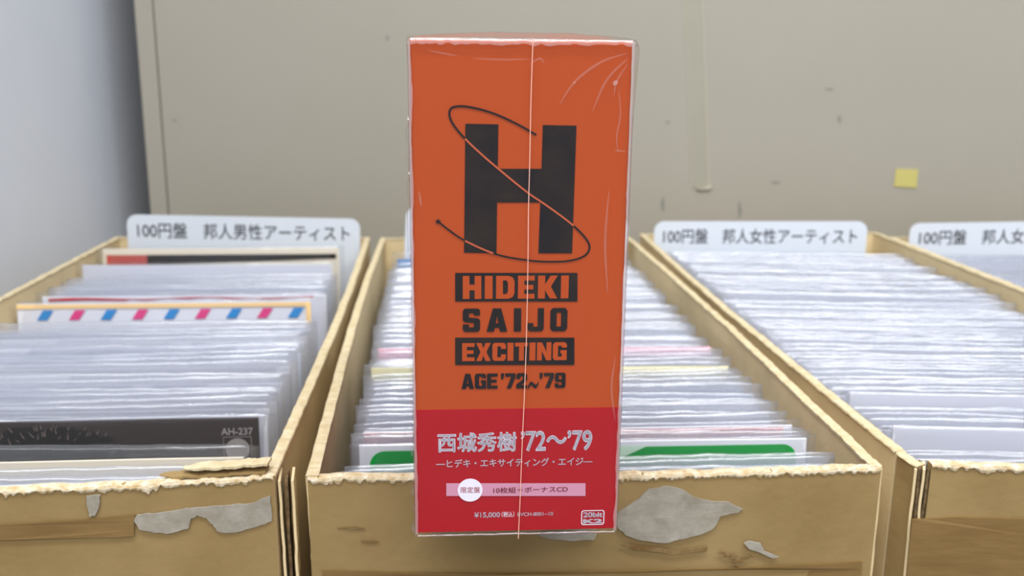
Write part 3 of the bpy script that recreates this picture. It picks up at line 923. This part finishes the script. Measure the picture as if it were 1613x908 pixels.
def stroke(bm, P_, wfun, y):
    L_ = []
    n = len(P_)
    for i, p in enumerate(P_):
        d = (P_[min(i + 1, n - 1)] - P_[max(i - 1, 0)]).normalized(); nn = Vector((-d.y, d.x)); ww = wfun(i / (n - 1))
        L_.append((bm.verts.new((p.x + nn.x * ww, y, p.y + nn.y * ww)), bm.verts.new((p.x - nn.x * ww, y, p.y - nn.y * ww))))
    for i in range(n - 1): bm.faces.new((L_[i][0], L_[i + 1][0], L_[i + 1][1], L_[i][1]))


bm = bmesh.new(); stroke(bm, pts, lambda t: .00030 - .00008 * abs(t - .3), YF - .00010); flat('orbit_line', bm, MT['ink'], bxr)


def inH(p):
    z_t, z_b = fc(758, 196)[1], fc(758, 399)[1]
    l1, l2 = fc(732, 300)[0], fc(784, 300)[0]; r1, r2 = fc(852, 300)[0], fc(905, 300)[0]
    m1, m2 = fc(815, 266)[1], fc(815, 319)[1]
    return z_b < p.y < z_t and (l1 < p.x < l2 or r1 < p.x < r2 or (l2 <= p.x <= r1 and m2 < p.y < m1))


dense = []
for i in range(len(pts) - 1):
    for k in range(4): dense.append(pts[i].lerp(pts[i + 1], k / 4))
run = []
for p in dense + [Vector((9, 9))]:
    if inH(p): run.append(p)
    else:
        if len(run) > 3:
            bm = bmesh.new(); stroke(bm, run, lambda t: .00026, YF - .0002); flat('orbit_line', bm, MT['orangeink'], bxr)
        run = []
c = fc(690, 349)
fpoly('orbit_star', [(c[0] + (.0010 if i % 2 == 0 else .0004) * math.sin(i * math.pi / 5), c[1] + (.0010 if i % 2 == 0 else .0004) * math.cos(i * math.pi / 5)) for i in range(10)], 'ink', YF - .0001, bxr, True)
# red band print
ftext('band_title', '西城秀樹', 689, 680, 814, 713, 'whiteink', YB, band, 0, bold=.028)
ftext('band_title', '’72～’79', 820, 677, 933, 711, 'whiteink', YB, band, 0, bold=.028)
ftext('band_subtitle', '―ヒデキ・エキサイティング・エイジ―', 687, 719.5, 933, 737, 'whiteink', YB, band, 0, bold=.014)
rect('pink_bar', 703, 761, 922, 781, 'pinkink', YB, band)
cxy = fc(740.5, 771.6); rr = (fc(760, 771)[0] - fc(721, 771)[0]) / 2
fpoly('white_disc', [(cxy[0] + rr * math.cos(i * math.pi / 20), cxy[1] + rr * math.sin(i * math.pi / 20)) for i in range(40)], 'whiteink', YB - .00008, band, True)
ftext('disc_lettering', '限定盤', 725.5, 766, 756, 776, 'redink', YB - .0002, band, .0)
ftext('bar_lettering', '10枚組＋ボーナスCD', 777, 765, 894, 776.5, 'redink', YB - .0002, band, 0, bold=.006)
ftext('price_lettering', '¥15,000', 747, 806, 787.5, 816.5, 'whiteink', YB, band, 0, bold=.018)
ftext('price_lettering', '（税込）', 790, 805.5, 810, 814.5, 'whiteink', YB, band, .0)
ftext('price_lettering', 'BVCH-8001~10', 815, 806, 871, 813, 'whiteink', YB, band, 0, bold=.014)
a = fc(915, 827); b = fc(952, 803)
bm = bmesh.new()
po = rounded(a[0], b[0], a[1], b[1], .0008); pi_ = rounded(a[0] + .00026, b[0] - .00026, a[1] + .00026, b[1] - .00026, .0006)
vo = [bm.verts.new((p[0], YB, p[1])) for p in po]; vi = [bm.verts.new((p[0], YB, p[1])) for p in pi_]
for i in range(len(vo)): bm.faces.new((vo[i], vo[(i + 1) % len(vo)], vi[(i + 1) % len(vo)], vi[i]))
flat('badge_outline', bm, MT['whiteink'], band)
ftext('badge_lettering', '20bit', 918.5, 806, 949, 815, 'whiteink', YB, band, 0, bold=.03)
ftext('badge_lettering', 'K2', 918, 817, 949, 824.5, 'whiteink', YB, band, 0, bold=.05)

# shrink wrap: a slightly larger skin, puffed on top and gathered at the corners
gw = .0007
bm = bmesh.new()
X0, X1, Y0_, Y1_, Z0, Z1 = -BW / 2 - gw, BW / 2 + gw, -gw - .0003, BD + gw, -.0006, BH + .0006
nx, ny, nz_ = 40, 24, 60


def wrapv(x, y, z, face):
    p = Vector((x, y, z))
    q = p.copy()
    tr = max(0, 1 - (p - Vector((X1, Y0_, Z1))).length / .022)
    tl_ = max(0, 1 - (p - Vector((X0, Y0_, Z1))).length / .012)
    wr = .00014 * noise.noise(p * 180) * (.35 + 4.0 * tr + 2 * tl_) + .00025 * noise.noise(Vector((p.x * 60, p.y * 60, p.z * 14)))
    ex = min(x - X0, X1 - x); ez = min(z - Z0, Z1 - z); ey = min(y - Y0_, Y1_ - y)
    if face == 'f': q.y -= max(0, wr * min(1, min(ex, ez) / .002)) * 1.0 - 0.0
    if face == 't':
        q.z += .0019 * math.sin(math.pi * (x - X0) / (X1 - X0)) ** .6 * min(1, ey / .006) ** .5 + wr * min(1, ey / .003)
    if face == 'r': q.x += wr * min(1, min(ey, ez) / .002) + .0012 * tr * min(1, ez / .001)
    if face == 'l': q.x -= wr * min(1, min(ey, ez) / .002)
    return q


def gridface(n1, n2, fn):
    V = [[bm.verts.new(fn(i / n1, j / n2)) for j in range(n2 + 1)] for i in range(n1 + 1)]
    for i in range(n1):
        for j in range(n2): bm.faces.new((V[i][j], V[i + 1][j], V[i + 1][j + 1], V[i][j + 1]))


Lx = lambda t: X0 + (X1 - X0) * t
Ly = lambda t: Y0_ + (Y1_ - Y0_) * t
Lz = lambda t: Z0 + (Z1 - Z0) * t
gridface(nx, nz_, lambda u, v: wrapv(Lx(u), Y0_, Lz(v), 'f'))
gridface(nx, ny, lambda u, v: wrapv(Lx(u), Ly(v), Z1, 't'))
gridface(ny, nz_, lambda u, v: wrapv(X1, Ly(u), Lz(v), 'r'))
gridface(ny, nz_, lambda u, v: wrapv(X0, Ly(u), Lz(v), 'l'))
gridface(4, 4, lambda u, v: Vector((Lx(u), Y1_, Lz(v))))
gridface(4, 4, lambda u, v: Vector((Lx(u), Ly(v), Z0)))
bmesh.ops.remove_doubles(bm, verts=bm.verts, dist=.00002)
be = [e for e in bm.edges if len(e.link_faces) == 2 and e.calc_face_angle(0) > 1.2]
bmesh.ops.bevel(bm, geom=be, offset=.0006, segments=2, profile=.5, affect='EDGES')
bm.normal_update()
cc = Vector((0, BD / 2, BH / 2)); hs = Vector((BW / 2, BD / 2, BH / 2))
for f_ in bm.faces:
    d = f_.calc_center_median() - cc; k = max(range(3), key=lambda i: abs(d[i]) / hs[i])
    if f_.normal[k] * d[k] < 0: f_.normal_flip()
me = bpy.data.meshes.new('shrink_wrap'); bm.to_mesh(me); bm.free()
for p_ in me.polygons: p_.use_smooth = True
wrp = link('shrink_wrap', me, MT['wrap'], bxr)
# welded seam down the front
s = [(839, 63), (836, 150), (834, 250), (832, 330), (831, 420), (829, 520), (826, 610), (822, 700), (819, 780), (816, 846)]
P_ = [Vector(fc(*p)) for p in cr(s, 4)]
bm = bmesh.new()
n = len(P_); rows = []
for i, p in enumerate(P_):
    ww = .00012 + .00004 * noise.noise(Vector((i, 0, 0)))
    y0 = Y0_ - .0001
    zz = min(p.y, BH + .0008)
    rows.append([bm.verts.new((p.x + a_, y0 + b_, zz)) for a_, b_ in ((-ww, 0), (-ww * .4, -.0003), (ww * .4, -.0003), (ww, 0))])
for i in range(n - 1):
    for j in range(3): bm.faces.new((rows[i][j], rows[i + 1][j], rows[i + 1][j + 1], rows[i][j + 1]))
obj('weld_seam', bm, MT['seam'], wrp, smooth=True)

# highlights along the edges of the front, painted as milky white film strips
def highlight_strip(P_, wd, seed):
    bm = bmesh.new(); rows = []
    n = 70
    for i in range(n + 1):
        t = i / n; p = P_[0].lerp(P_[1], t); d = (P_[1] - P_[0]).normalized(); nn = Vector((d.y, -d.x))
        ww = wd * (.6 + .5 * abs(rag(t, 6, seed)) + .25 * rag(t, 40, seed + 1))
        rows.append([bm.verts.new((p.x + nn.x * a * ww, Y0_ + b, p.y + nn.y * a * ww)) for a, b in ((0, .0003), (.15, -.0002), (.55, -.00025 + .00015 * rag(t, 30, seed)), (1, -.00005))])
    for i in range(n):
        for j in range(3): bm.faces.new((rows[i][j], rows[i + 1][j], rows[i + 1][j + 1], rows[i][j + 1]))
    obj('edge_highlight', bm, MT['highlight_strip'], wrp, smooth=True)


V2 = lambda x, z: Vector((x, z))
highlight_strip([V2(X0 + .0003, Z0 + .001), V2(X0 + .0003, Z1 - .001)], .0011, 1)
highlight_strip([V2(X1 - .0003, Z1 - .001), V2(X1 - .0003, Z0 + .001)], .0012, 2)
highlight_strip([V2(X1 - .001, Z0 + .0002), V2(X0 + .001, Z0 + .0002)], .0008, 3)
highlight_strip([V2(X0 + .001, Z1 - .0002), V2(X1 - .001, Z1 - .0002)], .0020, 4)

# pleats of the film radiating from the top right corner, and small crinkles, their glare painted in as pale strips
MT['pleat_glare'] = film_mat('pleat_glare_film', 0.10, 1.6, 0.15, 200, (1, 1, 1), 0.6, lin(255, 225, 215))  # pale film, glare on the creases put into its colour
for k, (pp, ww) in enumerate((([(986, 84), (945, 98), (905, 128), (880, 165)], .00022), ([(988, 92), (955, 125), (932, 175)], .0002), ([(988, 100), (970, 128), (966, 150)], .00016),
                    ([(973, 140), (976, 180), (970, 215), (972, 238)], .00014), ([(966, 236), (984, 238)], .00016), ([(745, 92), (790, 94), (834, 93)], .00014), ([(676, 80), (720, 88)], .00014),
                    ([(958, 300), (952, 380), (956, 460)], .00022), ([(968, 560), (962, 610), (968, 660)], .0002), ([(660, 300), (664, 325)], .0002), ([(835, 100), (850, 92), (856, 100)], .00016), ([(966, 128), (970, 133)], .0005))):
    bm = bmesh.new()
    q = [Vector(fc(*p)) for p in cr(pp, 5)]
    stroke(bm, q, lambda t, ww=ww: ww * (.3 + math.sin(math.pi * min(1, max(0, t)))) * 1.2, Y0_ - .00035 - k * 2e-6)
    flat('crease_glare', bm, MT['pleat_glare'] if k < 11 else MT['highlight_strip'], wrp)
